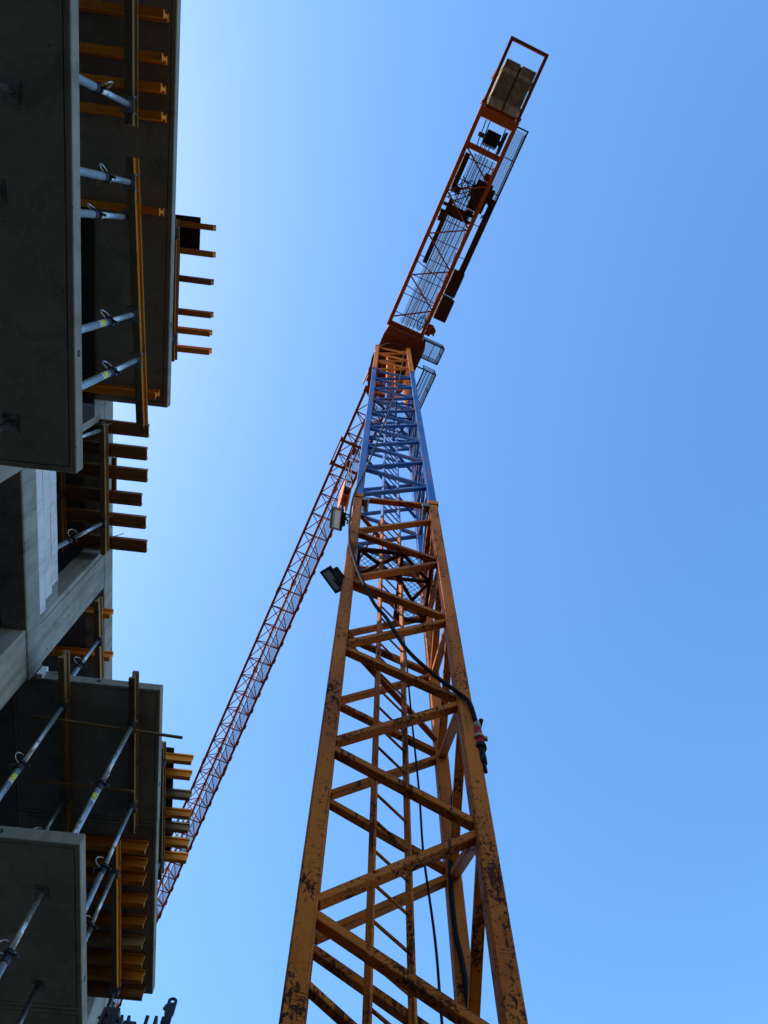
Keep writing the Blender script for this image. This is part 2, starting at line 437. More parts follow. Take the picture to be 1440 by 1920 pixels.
for a0, a1 in ((-3.9, -3.0), (-2.9, -2.1)):
    MB().bar(J(a0, -.6, HB_ + .12), J(a1 - .6, .67, HB_ + .12), .035, .035).build('cross_brace', M_CJIB, cjo, CR0)
for k in range(9):
    a = -8.05 + k * .78
    MB().bar(J(a, -.6, HB_ + .21), J(a, .66, HB_ + .21), .03, .05).build('deck_joist', M_BROWN, cjo, CR0)
for b in (-.18, .3, .52):
    MB().bar(J(-8.3, b, HB_ + .215), J(-1.45, b, HB_ + .215), .03, .05).build('deck_joist', M_BROWN, cjo, CR0)
for k in range(8):                                             # handrail bracing seen through the deck
    a = -8.2 + k * .85
    MB().bar(J(a, -.63, HB_ + .2), J(a + .85, -.63, HB_ + 1.0), .03, .03).build('rail_brace', M_CJIB, cjo, CR0)
    MB().bar(J(a + .85, .70, HB_ + .2), J(a, .70, HB_ + 1.0), .03, .03).build('rail_brace', M_CJIB, cjo, CR0)
MB().hexa(J, (-8.3, -1.5), (-.30, .64), (HB_ + .24, HB_ + .246)).build('grating_floor', M_GRATE, cjo, CR0)
w = MB()
w.bar(J(-9.72, .82, HB_ + .1), J(-9.72, 1.27, HB_ + .1), .05, .07)
w.bar(J(-9.74, 1.24, HB_ + .1), J(-3.2, 1.24, HB_ + .1), .05, .10)
for k in range(5): w.bar(J(-8.6 + k * 1.3, .8, HB_ + .06), J(-8.6 + k * 1.3, 1.24, HB_ + .06), .03, .05)
for k in range(6): w.bar(J(-9.7 + k * 1.25, 1.26, HB_ + .1), J(-9.7 + k * 1.25, 1.26, HB_ + 1.15), .035, .035)
for z in (.6, 1.15): w.tube([J(-9.7, 1.26, HB_ + z), J(-3.3, 1.26, HB_ + z)], .02, 6)
wo = w.build('side_walkway', M_BROWN, crane, CR0)
MB().hexa(J, (-9.65, -7.1), (.84, 1.22), (HB_ + .155, HB_ + .16)).build('grating_floor', M_GRATE, wo, CR0)
MB().hexa(J, (-7.1, -4.2), (1.02, 1.22), (HB_ + .05, HB_ + .17)).build('kick_plate', M_BROWN, wo, CR0)
# ballast frame beyond the jib end
f = MB()
for b in (-.68, .72): f.hexa(J, (-12.16, -9.86), (b - .06, b + .06), (HB_ + .02, HB_ + .15))
f.hexa(J, (-12.28, -12.165), (-.74, .78), (HB_ + .02, HB_ + .15))
for b in (-.68, .72): f.hexa(J, (-10.0, -9.9), (b - .1, b + .1), (HB_ - .06, HB_ + .2))
f.hexa(J, (-9.98, -9.86), (-.60, .65), (HB_ + .19, HB_ + .40)); f.hexa(J, (-11.64, -9.985), (.034, .091), (HB_ + .55, HB_ + 2.4))
for a in (-10.35, -11.3):
    f.hexa(J, (a - .06, a + .06), (-.60, .65), (HB_ + 2.5, HB_ + 2.62))
    for b in (-.68, .72): f.hexa(J, (a - .05, a + .05), (b - .04, b + .04), (HB_ + .15, HB_ + 2.62))
f.build('ballast_frame', M_FRAME, crane, CR0, bevel=.005)
for b0, b1, side in ((-.54, .03, 'nearer the jib\'s bright left edge'), (.095, .66, 'beside the mesh walkway side')):
    q = MB(); c0 = J(-10.8, (b0 + b1) / 2, HB_ + .35)
    pr = [(-11.66, .34), (-11.36, .34), (-11.22, .48), (-10.34, .48), (-9.97, .80), (-9.97, 2.45), (-11.66, 2.45)]
    q.prism(lambda a, z, b: J(a, b, HB_ + z), pr, b0, b1)
    tag(q.build('counterweight_block', M_COUNTER, None, c0, bevel=.02),
        'tan concrete counterweight block hanging in the ballast frame, ' + side, 'counterweight', 'counterweight blocks in the ballast frame')
# machinery on the counter jib
q = MB(); q.cyl(J(-7.1, .2, HB_ + .62), J(-7.1, .9, HB_ + .62), .22, 18); q.hexa(J, (-7.55, -6.45), (.32, .92), (HB_ + .2, HB_ + .42))
for b in (.2, .9): q.cyl(J(-7.1, b, HB_ + .62), J(-7.1, b + .03, HB_ + .62), .34, 20)
q.hexa(J, (-6.42, -6.2), (.35, .62), (HB_ + .2, HB_ + .8)); q.cyl(J(-7.75, .45, HB_ + .5), J(-7.75, .75, HB_ + .5), .14, 12)
q.hexa(J, (-7.4, -6.9), (.9, 1.06), (HB_ + .1, HB_ + .7))
q.build('hoist_winch', M_BROWN, crane, CR0)
q = MB(); q.hexa(J, (-9.25, -8.75), (-.14, .42), (HB_ + .2, HB_ + .8)); q.cyl(J(-9.0, -.4, HB_ + .5), J(-9.0, .6, HB_ + .5), .09, 12); q.hexa(J, (-9.4, -8.6), (.5, .6), (HB_ + .1, HB_ + .7))
for b in (-.35, -.2, .45): q.bar(J(-9.5, b, HB_ + .2), J(-8.5, b + .06, HB_ + .2), .04, .06)
q.build('hoist_motor', M_BLACK, crane, CR0, bevel=.02)
q = MB(); q.hexa(J, (-8.2, -6.9), (-.56, -.36), (HB_ + .2, HB_ + 1.0)); q.hexa(J, (-7.0, -6.75), (-.52, -.16), (HB_ + .2, HB_ + .5)); q.hexa(J, (-6.5, -3.95), (-.42, -.24), (HB_ + .18, HB_ + .3)); q.bar(J(-8.3, -.5, HB_ + .9), J(-6.9, -.5, HB_ + 1.2), .05, .2)
q.build('resistor_box', M_BROWN, crane, CR0, bevel=.01)
q = MB()
for a in (-6.25, -5.98): q.hexa(J, (a - .06, a + .06), (-.58, .66), (HB_ + .2, HB_ + .45))
q.cyl(J(-6.1, -.3, HB_ + .4), J(-6.1, .55, HB_ + .4), .1, 12); q.hexa(J, (-6.0, -5.6), (-.55, -.35), (HB_ + .2, HB_ + .5))
q.build('rope_guide', M_BROWN, crane, CR0)
for a0, a1, z0, b1 in ((-4.2, -3.2, .0, 1.30), (-3.12, -2.2, -.12, 1.36)):
    q = MB(); q.hexa(J, (a0, a1), (.86, b1), (HB_ + z0, HB_ + 1.25)); q.hexa(J, (a0 - .03, a1 + .03), (.84, b1 + .02), (HB_ + 1.253, HB_ + 1.28))
    q.hexa(J, (a0 + .08, a1 - .08), (b1 + .003, b1 + .02), (HB_ + z0 + .15, HB_ + 1.1))
    q.build('electrical_cabinet', M_BROWN, crane, CR0, bevel=.012)
q = MB(); q.cyl(J(-1.75, .98, 32.0), J(-1.75, .98, 32.62), .15, 16); q.cyl(J(-1.75, .98, 32.62), J(-1.75, .98, 32.9), .11, 14); q.hexa(J, (-1.95, -1.5), (.75, .98), (32.1, 32.3)); q.cyl(J(-1.62, 1.1, 31.95), J(-1.62, 1.1, 32.2), .04, 8)
q.build('slewing_motor', M_JIB, crane, CR0, bevel=.01)
q = MB()
for b, r_ in ((.02, .016), (.08, .016), (.2, .022), (-.06, .012)): q.tube([J(-8.9, b, HB_ + .5), J(-1.2, b * .8, HB_ + .45)], r_, 6)
q.build('hoist_rope', M_ROPE, crane, CR0)
for k in range(5):
    b = -.3 + .12 * k; pts = [J(-7.4 + .9 * t, b + .45 * math.sin(3 * t + k), HB_ + .18 - .16 * math.sin(math.pi * t)) for t in [i / 10 for i in range(11)]]
    MB().tube(pts, .018, 6).build('wiring_loop', M_RUBBER, cjo, CR0)
for k in range(3):
    MB().tube([J(-7.0 + .6 * t + k * .05, .95 + .2 * math.sin(math.pi * t), HB_ + .2 - .3 * math.sin(math.pi * t)) for t in [i / 10 for i in range(11)]], .015, 6).build('wiring_loop', M_RUBBER, cjo, CR0)
    MB().tube([J(-1.9 + .25 * math.cos(t) + .06 * k, .5 + .14 * math.sin(t), HB_ - .05 - .1 * math.sin(t * .5)) for t in [i * .6 for i in range(11)]], .012, 6).build('wiring_loop', M_RUBBER, cjo, CR0)

# ------------------------------------------------------------------ jib
JB, JC, JH = .55, .09, 1.15
a_end = 41.0
jb = MB()
for b in (-JB, JB): jb.hexa(J, (1.5, a_end), (JC + b - .055, JC + b + .055), (HB_, HB_ + .11))
jb.hexa(J, (1.3, 1.6), (JC - JB, JC + JB), (HB_ - .05, HB_ + .15))
for k in range(4):
    a = 1.5 + k * 9.9
    for b in (-JB, JB): jb.hexa(J, (a - .12, a + .12), (JC + b - .075, JC + b + .075), (HB_ - .03, HB_ + .13))
a = 2.0
while a < a_end:                                             # bolted clamps along the right-hand chord
    jb.hexa(J, (a + .1, a + .3), (JC + JB + .045, JC + JB + .095), (HB_ - .02, HB_ + .09)); a += .97
jbo = jb.build('jib', M_JIB, crane, CR0, bevel=.004)
q = MB(); q.tube([J(1.4, JC, HB_ + JH), J(a_end, JC, HB_ + JH)], .062, 10)
for k in range(1, 8): q.cyl(J(1.4 + k * 4.95 - .13, JC, HB_ + JH), J(1.4 + k * 4.95 + .13, JC, HB_ + JH), .1, 10)
q.build('top_chord', M_JIB, jbo, CR0)
bays = []; a = 1.55
while a + .97 <= a_end: bays.append(a); a += .97
lt = MB()
for a in bays:
    p = .97
    lt.tube([J(a, JC - JB, HB_ + .05), J(a, JC + JB, HB_ + .05)], .028, 6)
    lt.tube([J(a, JC - JB, HB_ + .05), J(a + p, JC + JB, HB_ + .05)], .021, 6)
    for b in (-JB, JB):
        lt.tube([J(a, JC + b, HB_ + .08), J(a + p / 2, JC, HB_ + JH)], .025, 6)
        lt.tube([J(a + p / 2, JC, HB_ + JH), J(a + p, JC + b, HB_ + .08)], .025, 6)
lt.build('lattice_bracing', M_JIB, jbo, CR0)
MB().hexa(J, (2.0, a_end), (JC + .16, JC + JB - .06), (HB_ + .14, HB_ + .146)).build('walkway_grating', M_GRATE, jbo, CR0)
q = MB()
q.bar(J(2.0, JC + .15, HB_ + .13), J(a_end, JC + .15, HB_ + .13), .035, .05)
q.build('walkway_edge', M_BROWN, jbo, CR0)
q = MB()
for b in (.0, .05): q.tube([J(1.4, JC + b, HB_ + .30), J(a_end, JC + b, HB_ + .30)], .011, 5)
q.build('trolley_rope', M_ROPE, jbo, CR0)
TA = 4.3
t_ = MB()
for a in (TA - .45, TA + .65):
    t_.hexa(J, (a - .05, a + .05), (JC - JB - .16, JC + JB + .14), (HB_ - .16, HB_ - .05))
    for b in (-JB - .13, JB + .12):
        t_.hexa(J, (a - .08, a + .08), (JC + b - .03, JC + b + .03), (HB_ - .2, HB_ + .2))
        t_.cyl(J(a, JC + b * .98, HB_ + .15), J(a, JC + b * .84, HB_ + .15), .06, 12)
for b in (-JB - .13, -.12, .16, JB + .12): t_.hexa(J, (TA - .4, TA + .6), (JC + b - .025, JC + b + .025), (HB_ - .15, HB_ - .06))
for a in (TA - .2, TA + .4): t_.cyl(J(a, JC - .08, HB_ - .1), J(a, JC + .1, HB_ - .1), .16, 16)
t_.build('trolley', M_JIB, crane, CR0)

# hook block on its ropes, below the trolley
HX, HY = TA + .1, JC + .05
hk = empty('hook_block', J(HX, HY, 24.4), 'red orange hook block with pale hook hanging below the jib trolley', 'hook block')
ho = J(HX, HY, 24.4)
q = MB()
for k in (-.13, .13):
    q.prism(lambda a, z, b: J(HX + a, HY + b, z), [(-.22, 28.3), (.22, 28.3), (.30, 28.0), (.18, 26.4), (.08, 25.7), (-.08, 25.7), (-.18, 26.4), (-.30, 28.0)], k - .02, k + .02)
for z in (28.1, 27.2, 26.3): q.cyl(J(HX, HY - .13, z), J(HX, HY + .13, z), .05, 10)
for z in (27.75, 26.75): q.hexa(J, (HX - .2, HX + .2), (HY - .11, HY + .11), (z - .03, z + .03))
q.build('side_plates', M_CJIB, hk, ho)
q = MB(); q.cyl(J(HX, HY - .05, 27.6), J(HX, HY + .05, 27.6), .24, 20); q.cyl(J(HX, HY - .08, 26.9), J(HX, HY + .08, 26.9), .16, 16)
q.build('sheave', M_STEELDK, hk, ho)
q = MB(); q.cyl(J(HX, HY, 25.75), J(HX, HY, 25.3), .06, 10)
q.tube([J(HX + .16 * math.sin(t), HY, 25.08 + .17 * math.cos(t)) for t in [i * .4 for i in range(13)]], [.05] * 6 + [.055, .06, .055, .045, .035, .025, .015], 8)
q.build('hook', M_STEELDK, hk, ho)
q = MB()
for k in range(4): q.tube([J(HX + .05 * k - .08, HY + .04 * (k % 2), 25.0), J(HX + .22 * math.sin(k * 1.7), HY + .16 * math.cos(k * 1.7), 24.75 + .07 * k), J(HX + .05 * k - .08, HY - .06, 24.42)], .028, 6)
q.build('folded_sling', M_WLABEL, hk, ho)
q = MB()
for a in (-.2, .2):
    for b in (-.05, .05): q.tube([J(HX + a, HY + b, 28.0), J(TA + .1 + a * 1.4, JC + b, HB_ - .1)], .011, 5)
q.build('hoist_rope', M_ROPE, hk, ho)

# ------------------------------------------------------------------ things fixed to the mast
def floodlight(c, nrm, upv, w, h, label, arm_pts):
    """c: centre of the glass; nrm: where it shines; upv: up in its plane"""
    nrm = Vector(nrm).normalized(); upv = Vector(upv); upv = (upv - nrm * upv.dot(nrm)).normalized(); sx = upv.cross(nrm)
    P = lambda x, y, z: c + sx * x + upv * y + nrm * z
    r = empty('floodlight', c, label, 'floodlight', 'floodlights on the mast')
    q = MB()
    q.hexa(P, (-w / 2, w / 2), (-h / 2, h / 2), (-.035, -.006))
    for x in (-1, 1): q.hexa(P, (x * w / 2 - .018, x * w / 2 + .018), (-h / 2 - .015, h / 2 + .015), (-.03, .012))
    for y in (-1, 1): q.hexa(P, (-w / 2 + .018, w / 2 - .018), (y * h / 2 - .015, y * h / 2 + .015), (-.03, .012))
    q.hexa(P, (-w * .36, w * .36), (-h * .36, h * .36), (-.10, -.035))
    for k in range(9): q.hexa(P, (-w * .34 + k * w * .085 - .004, -w * .34 + k * w * .085 + .004), (-h * .34, h * .34), (-.125, -.10))
    q.build('housing', M_BLACK, r, c, bevel=.004)
    MB().hexa(P, (-w / 2 + .02, w / 2 - .02), (-h / 2 + .017, h / 2 - .017), (-.005, .004)).build('glass', M_LENS, r, c)
    q = MB()
    for a, b in arm_pts(P): q.bar(a, b, .016, .022)
    q.build('bracket', M_BLACK, r, c)
FLx = -HALF - CH / 2
c1 = M(FLx - .22, -HALF - .0, 11.15)
floodlight(c1, (-.74, -.22, -.66), (.06, 1, -.1), .22, .30, 'upper black floodlight on the mast edge, glass turned to the viewer',
           lambda P: [(P(.09, .12, -.08), M(FLx, -HALF, 11.42)), (P(.09, -.14, -.08), M(FLx, -HALF, 10.98)), (P(.02, -.1, -.09), M(FLx, -HALF + .05, 11.08)), (M(FLx - .1, -HALF - .03, 11.30), M(FLx + .2, -HALF - .03, 11.30)), (M(FLx - .06, -HALF - .03, 10.92), M(FLx + .02, -HALF - .03, 10.92))])
c2 = M(FLx - .115, -HALF - .03, 8.85)
floodlight(c2, (-.62, .30, -.72), (.8, 1, -.27), .215, .30, 'lower black floodlight on the mast edge, tilted towards the ground',
           lambda P: [(P(.08, .05, -.10), M(FLx, -HALF, 9.02)), (P(.08, -.13, -.06), M(FLx, -HALF, 8.70))])

def smooth(pts, n=8):
    pts = [Vector(p) for p in pts]; out = []
    for i in range(len(pts) - 1):
        p0 = pts[max(i - 1, 0)]; p1 = pts[i]; p2 = pts[i + 1]; p3 = pts[min(i + 2, len(pts) - 1)]
        for k in range(n):
            t = k / n
            out.append(.5 * ((2 * p1) + (p2 - p0) * t + (2 * p0 - 5 * p1 + 4 * p2 - p3) * t * t + (3 * p1 - p0 - 3 * p2 + p3) * t ** 3))
    return out + [pts[-1]]
def W(x, y, h): return Vector((x, y, h + EYE))
yf = lambda x: 3.945 + (x + .42) * .0806 - .085            # just in front of the mast's front face
def fr(x, h, d=0): # scale a front-plane point measured at depth 3.86 to the real face
    k = (yf(x) - d) / 3.86; return W(x * k, 3.86 * k, h * k)
cab = [(.825, 5.86, -.01), (.80, 6.15, .01), (.72, 6.3, .01), (.49, 6.65, .01), (.25, 7.13, 0), (.06, 7.77, 0), (-.09, 8.16, 0), (-.30, 9.06, 0), (-.45, 9.96, 0), (-.495, 10.93, 0), (-.48, 12.22, 0.02), (-.31, 14.01, 0), (-.03, 17.64, 0), (.34, 23.07, 0), (.60, 30.0, 0)]
pc = empty('power_cable', fr(.835, 5.86), 'thick grey cable winding up the front of the crane mast', 'cable')
o0 = fr(.835, 5.86)
MB().tube(smooth([fr(*c) for c in cab[:9]]), .021, 8).build('lower_sheath', M_RUBBER, pc, o0)
MB().tube(smooth([fr(*c) for c in cab[8:]]), .017, 8).build('upper_sheath', M_GREYCABLE, pc, o0)
pcn = empty('plug_connector', fr(.85, 5.3), 'red and cream industrial plug coupling hanging on the mast corner', 'plug')
p_top, p_bot = fr(.828, 5.86, -.03), fr(.834, 5.24, -.03); o1 = fr(.85, 5.3)
L = lambda t: p_top.lerp(p_bot, t)
MB().tube([L(0), L(.03), L(.15), L(.16)], [0.021, 0.031, 0.034, 0.025], 14).build('cable_gland', M_CREAM, pcn, o1)
MB().tube([L(.16), L(.18), L(.33), L(.36)], [0.031, 0.034, 0.036, 0.037], 14).build('plug_body', M_RED, pcn, o1)
q = MB(); q.tube([L(.36), L(.42)], .049, 14); q.hexa(lambda x, y, z: L(.39) + Vector((x, y, z)), (.036, .07), (-.014, .014), (-.02, .02)); q.build('locking_ring', M_CREAM, pcn, o1)
q = MB(); q.tube([L(.42), L(.56), L(.57)], [0.037, 0.037, 0.031], 14); q.build('socket_body', M_RED, pcn, o1)
q = MB(); q.tube([L(.55), L(.62)], .047, 14); q.tube([L(.62), L(.82), L(.84)], [0.031, 0.027, 0.019], 12); q.tube([L(.80), L(.93)], [0.031, 0.027], 12); q.tube([L(.93), L(1.0), L(1.1)], .016, 8); q.build('strain_relief', M_RUBBER, pcn, o1)
thin = [(.29, 4.7, 8.88), (.34, 4.7, 7.23), (.38, 4.7, 6.03), (.39, 4.7, 5.24), (.44, 4.7, 4.4), (.45, 4.7, 3.79), (.47, 4.7, 2.2), (.5, 4.7, -1.5)]
tag(MB().tube(smooth([W(*p) for p in [(.2, 4.75, 10.3)] + thin]), .0105, 8).build('hanging_cable', M_RUBBER, None, W(.29, 4.7, 8.88)), 'thin black cable hanging loose inside the lower mast', 'cable')
rr = [(1.0, 4.4, 6.72), (.93, 4.75, 6.70), (.75, 5.12, 6.5), (.745, 5.12, 6.1), (.66, 5.14, 5.62), (.645, 5.14, 4.93), (.69, 5.14, 4.24), (.66, 5.14, 2.0), (.66, 5.14, -1.5)]
tag(MB().tube(smooth([W(*p) for p in rr]), .022, 8).build('feeder_cable', M_RUBBER, None, W(.66, 5.14, 4.9)), 'thick black cable running down the rear mast chord', 'cable')

# ------------------------------------------------------------------ concrete building
BO = B(4, 4.2, -EYE)
bld = empty('apartment_block', BO, 'unfinished grey concrete apartment block with projecting balconies', 'building')
HA, HBAL, HC, NF, NB = 6.40, 9.27, 12.14, 4.05, 2.40
def part(mb, name, mat, parent=bld, bevel=0): return mb.build(name, mat, parent, BO, bevel)
TF = .32
# storeys: facade walls with the openings the photo shows
q = MB()
q.hexa(B, (-14, 3.05), (NF, NF + TF), (-EYE, 11.94))
part(q, 'facade_wall', M_FACADE)
q = MB(); q.hexa(B, (15.1, 30), (NF, NF + TF), (-EYE, 11.94)); part(q, 'facade_wall', M_FACADE)
q = MB(); q.hexa(B, (3.05, 5.15), (NF, NF + TF), (-EYE, 7.3)); q.hexa(B, (5.85, 15.1), (NF, NF + TF), (-EYE, 6.35)); part(q, 'facade_wall', M_FACADE)
q = MB(); q.hexa(B, (5.15, 5.85), (NF, NF + TF), (7.3 - 8.9, 9.03)); part(q, 'pier', M_FACADE, bevel=.012)
q = MB(); q.hexa(B, (5.30, 5.88), (NF, NF + TF), (9.45, 11.935)); q.hexa(B, (5.215, 5.297), (NF + .012, NF + TF), (9.45, 11.935)); part(q, 'pier', M_FACADE, bevel=.008)
q = MB(); q.hexa(B, (14.3, 15.08), (NF - .006, NF + TF), (6.35, 11.935)); part(q, 'pier', M_FACADE, bevel=.012)
q = MB(); q.hexa(B, (3.05, 5.895), (NF - .018, NF + TF), (9.035, 9.445)); part(q, 'edge_beam', M_FACADE, bevel=.015)
q = MB()
for s0, s1 in ((-14, 1.2), (1.208, 5.29), (5.298, 9.1), (9.108, 30)): q.hexa(B, (s0, s1), (NF - .004, NF + TF), (11.945, 12.36))
part(q, 'top_edge_beam', M_FACADE, bevel=.01)
# interior floors, ceiling and back wall
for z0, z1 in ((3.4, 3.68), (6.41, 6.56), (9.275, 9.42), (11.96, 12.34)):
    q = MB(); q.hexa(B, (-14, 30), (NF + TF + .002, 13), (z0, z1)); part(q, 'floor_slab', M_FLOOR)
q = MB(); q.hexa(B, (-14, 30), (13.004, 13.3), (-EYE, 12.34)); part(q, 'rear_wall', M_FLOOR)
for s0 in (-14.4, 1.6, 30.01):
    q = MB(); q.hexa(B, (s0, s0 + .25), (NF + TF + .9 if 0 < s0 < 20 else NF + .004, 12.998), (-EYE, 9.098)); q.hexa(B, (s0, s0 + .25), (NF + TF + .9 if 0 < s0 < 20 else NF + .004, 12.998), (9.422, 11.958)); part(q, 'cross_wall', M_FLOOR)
# the patch left in the wall beside the opening (dark recess with rough infill)
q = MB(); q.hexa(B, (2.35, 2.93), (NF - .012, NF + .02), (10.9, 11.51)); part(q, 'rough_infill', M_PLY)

def balcony(s0, s1, n0, n1, h0, h1, holes_edge=(), hole_end=None):
    bm = bmesh.new()
    c = [bm.verts.new(B(s, n, h) - BO) for h in (h0, h1) for n in (n0, n1) for s in (s0, s1)]
    fs = [bm.faces.new([c[i] for i in f]) for f in ((0, 2, 3, 1), (4, 5, 7, 6), (0, 1, 5, 4), (2, 6, 7, 3), (0, 4, 6, 2), (1, 3, 7, 5))]
    bmesh.ops.recalc_face_normals(bm, faces=bm.faces)
    es = [e for e in bm.edges]
    bmesh.ops.bevel(bm, geom=es, offset=.012, segments=2, affect='EDGES', profile=.5)
    bm.faces.ensure_lookup_table()
    bot = min(bm.faces, key=lambda f: (round(f.calc_center_median().z, 4), -f.calc_area()))
    bmesh.ops.inset_region(bm, faces=[bot], thickness=.055)
    r2 = bmesh.ops.inset_region(bm, faces=[bot], thickness=.016)['faces']
    ex = bmesh.ops.extrude_face_region(bm, geom=r2)
    vs = [v for v in ex['geom'] if isinstance(v, bmesh.types.BMVert)]
    bmesh.ops.translate(bm, verts=vs, vec=(0, 0, .014))
    bmesh.ops.delete(bm, geom=[f for f in r2 if f.is_valid], context='FACES_ONLY')
    bmesh.ops.recalc_face_normals(bm, faces=bm.faces)
    me = bpy.data.meshes.new('balcony_slab'); bm.to_mesh(me); bm.free(); me.materials.append(M_SLAB)
    o = bpy.data.objects.new('balcony_slab', me); COL.objects.link(o); o.parent = bld
    for s in holes_edge:
        k = MB(); k.cyl(B(s, n0 - .003, (h0 + h1) / 2), B(s, n0 + .02, (h0 + h1) / 2), .028, 14, 0); k.cyl(B(s, n0 - .005, (h0 + h1) / 2), B(s, n0 + .0, (h0 + h1) / 2), .012, 10, 1)
        k.build('lifting_socket', [M_BLACK, M_GALVDK], o, BO)
    if hole_end:
        k = MB(); k.cyl(B(s0 - .003, hole_end, (h0 + h1) / 2), B(s0 + .02, hole_end, (h0 + h1) / 2), .03, 14, 0); k.cyl(B(s0 - .005, hole_end, (h0 + h1) / 2), B(s0, hole_end, (h0 + h1) / 2), .013, 10, 1)
        k.build('lifting_socket', [M_BLACK, M_GALVDK], o, BO)
    return o
balcony(-8.0, 2.135, NB, NF - .006, HA, HA + .16, (1.14,))
balcony(-8.0, 2.155, NB, NF - .006, HBAL, HBAL + .145, (1.2,))
balcony(5.98, 8.17, NB - .005, NF + TF - .004, HBAL, HBAL + .145, (7.54,), 3.24)
balcony(8.182, 11.41, NB, NF + TF - .004, HBAL, HBAL + .145, (8.9, 10.44))
balcony(5.98, 8.215, NB + .01, NF - .006, HA, HA + .16, (7.84,), 3.23)
balcony(8.228, 14.2, NB + .01, NF - .006, HA, HA + .16, (9.6,))
balcony(-8.0, 2.14, NB, NF - .006, 3.53, 3.69)
balcony(5.98, 14.2, NB, NF - .006, 3.53, 3.69)
# little steel shoe between pier and balcony
q = MB(); q.hexa(B, (5.90, 5.975), (NF - .10, NF - .025), (9.24, 9.44)); part(q, 'bearing_shoe', M_WLABEL)
q = MB(); q.tube([B(5.94, NF - .06, 9.36), B(5.94, 3.66, 9.39)], .012, 6); part(q, 'anchor_bar', M_GALV)
# white block parapet in the opening, three courses
q = MB()
zc = [9.452, 9.668, 9.884, 10.10]; ends = (5.17, 5.03, 4.93)
for c in range(3):
    s = 3.06; first = (.55, .30, .45)[c]; L_ = first
    while s < ends[c] - .02:
        e = min(s + L_, ends[c]); q.hexa(B, (s + .002, e - .002), (NF + .004 + RND.uniform(-.004, .004), NF + .26), (zc[c] + .002, zc[c + 1] - .003)); s = e; L_ = .5
bp = part(q, 'block_parapet', M_BLOCK, bevel=.004)
q = MB(); q.hexa(B, (3.06, 5.2), (NF + .014, NF + .25), (9.4515, 10.085)); q.hexa(B, (4.9, 5.21), (NF + .008, NF + .25), (9.4475, 10.09)); part(q, 'mortar_bed', M_MORTAR, bp)
q = MB()
for s in (5.15, 5.33): q.tube([B(s, NF + .05, 12.3), B(s + .02, NF - .10, 12.62)], .007, 6); 
q2 = part(q, 'starter_bars', M_STEELDK)
for s_, h_, n_ in ((5.55, 11.2, NF), (5.62, 10.42, NF), (5.40, 9.78, NF), (5.36, 11.66, NF), (5.77, 9.66, NF), (3.9, 9.22, NF - .018), (4.72, 9.31, NF - .018), (5.5, 8.55, NF), (5.3, 8.1, NF)):
    q = MB(); q.cyl(B(s_, n_ - .002, h_), B(s_, n_ + .02, h_), .011 + .004 * math.sin(s_ * 9), 10); part(q, 'tie_hole', M_BLACK)

# ------------------------------------------------------------------ formwork timber
def h20(p0, p1, mat, label, group, cat='formwork beam', hh=.20, name='formwork_beam', flat=False, under_mat=None):
    p0 = Vector(p0); p1 = Vector(p1); d = p1 - p0; Ln = d.length; fw, ft, wt = .08, .038, .03
    prof = [(-fw / 2, 0), (fw / 2, 0), (fw / 2, ft), (wt / 2, ft + .008), (wt / 2, hh - ft - .008), (fw / 2, hh - ft), (fw / 2, hh), (-fw / 2, hh), (-fw / 2, hh - ft), (-wt / 2, hh - ft - .008), (-wt / 2, ft + .008), (-fw / 2, ft)]
    n = len(prof); q = MB()
    vs = [(-Ln / 2, y, z) for y, z in prof] + [(Ln / 2, y, z) for y, z in prof]
    # end caps as three convex pieces
    cap = [(0, 1, 2, 11), (3, 4, 9, 10), (5, 6, 7, 8)]
    fs = [[i, (i + 1) % n, n + (i + 1) % n, n + i] for i in range(n)]
    fs += [list(c) for c in cap] + [[n + i for i in c][::-1] for c in cap] + [[2, 3, 10, 11], [n + 2, n + 3, n + 10, n + 11][::-1], [4, 5, 8, 9], [n + 4, n + 5, n + 8, n + 9][::-1]]
    q.add(vs, fs)
    if flat: q.v = [Vector((v.x, v.z - hh / 2, -v.y + fw / 2)) for v in q.v]
    if under_mat: q.m[0] = 1  # bottom face of the lower flange takes the darker timber
    o = q.build(name, [mat, under_mat] if under_mat else mat, None, None, bevel=0)
    x = d.normalized(); y = Vector((0, 0, 1)).cross(x).normalized(); z = x.cross(y)
    o.rotation_euler = Matrix((x, y, z)).transposed().to_euler(); o.location = (p0 + p1) / 2
    return tag(o, label, cat, group)

def plank(p0, p1, w, t, mat, label, cat, group=None, name='plank'):
    p0 = Vector(p0); p1 = Vector(p1); d = p1 - p0; Ln = d.length
    q = MB().hexa(lambda a, b, c: Vector((a, b, c)), (-Ln / 2, Ln / 2), (-w / 2, w / 2), (-t / 2, t / 2))
    o = q.build(name, mat, None, None, bevel=.003)
    x = d.normalized(); y = Vector((0, 0, 1)).cross(x).normalized(); z = x.cross(y)
    o.rotation_euler = Matrix((x, y, z)).transposed().to_euler(); o.location = (p0 + p1) / 2
    return tag(o, label, cat, group)

ORD = ['first', 'second', 'third', 'fourth', 'fifth', 'sixth', 'seventh', 'eighth', 'ninth']
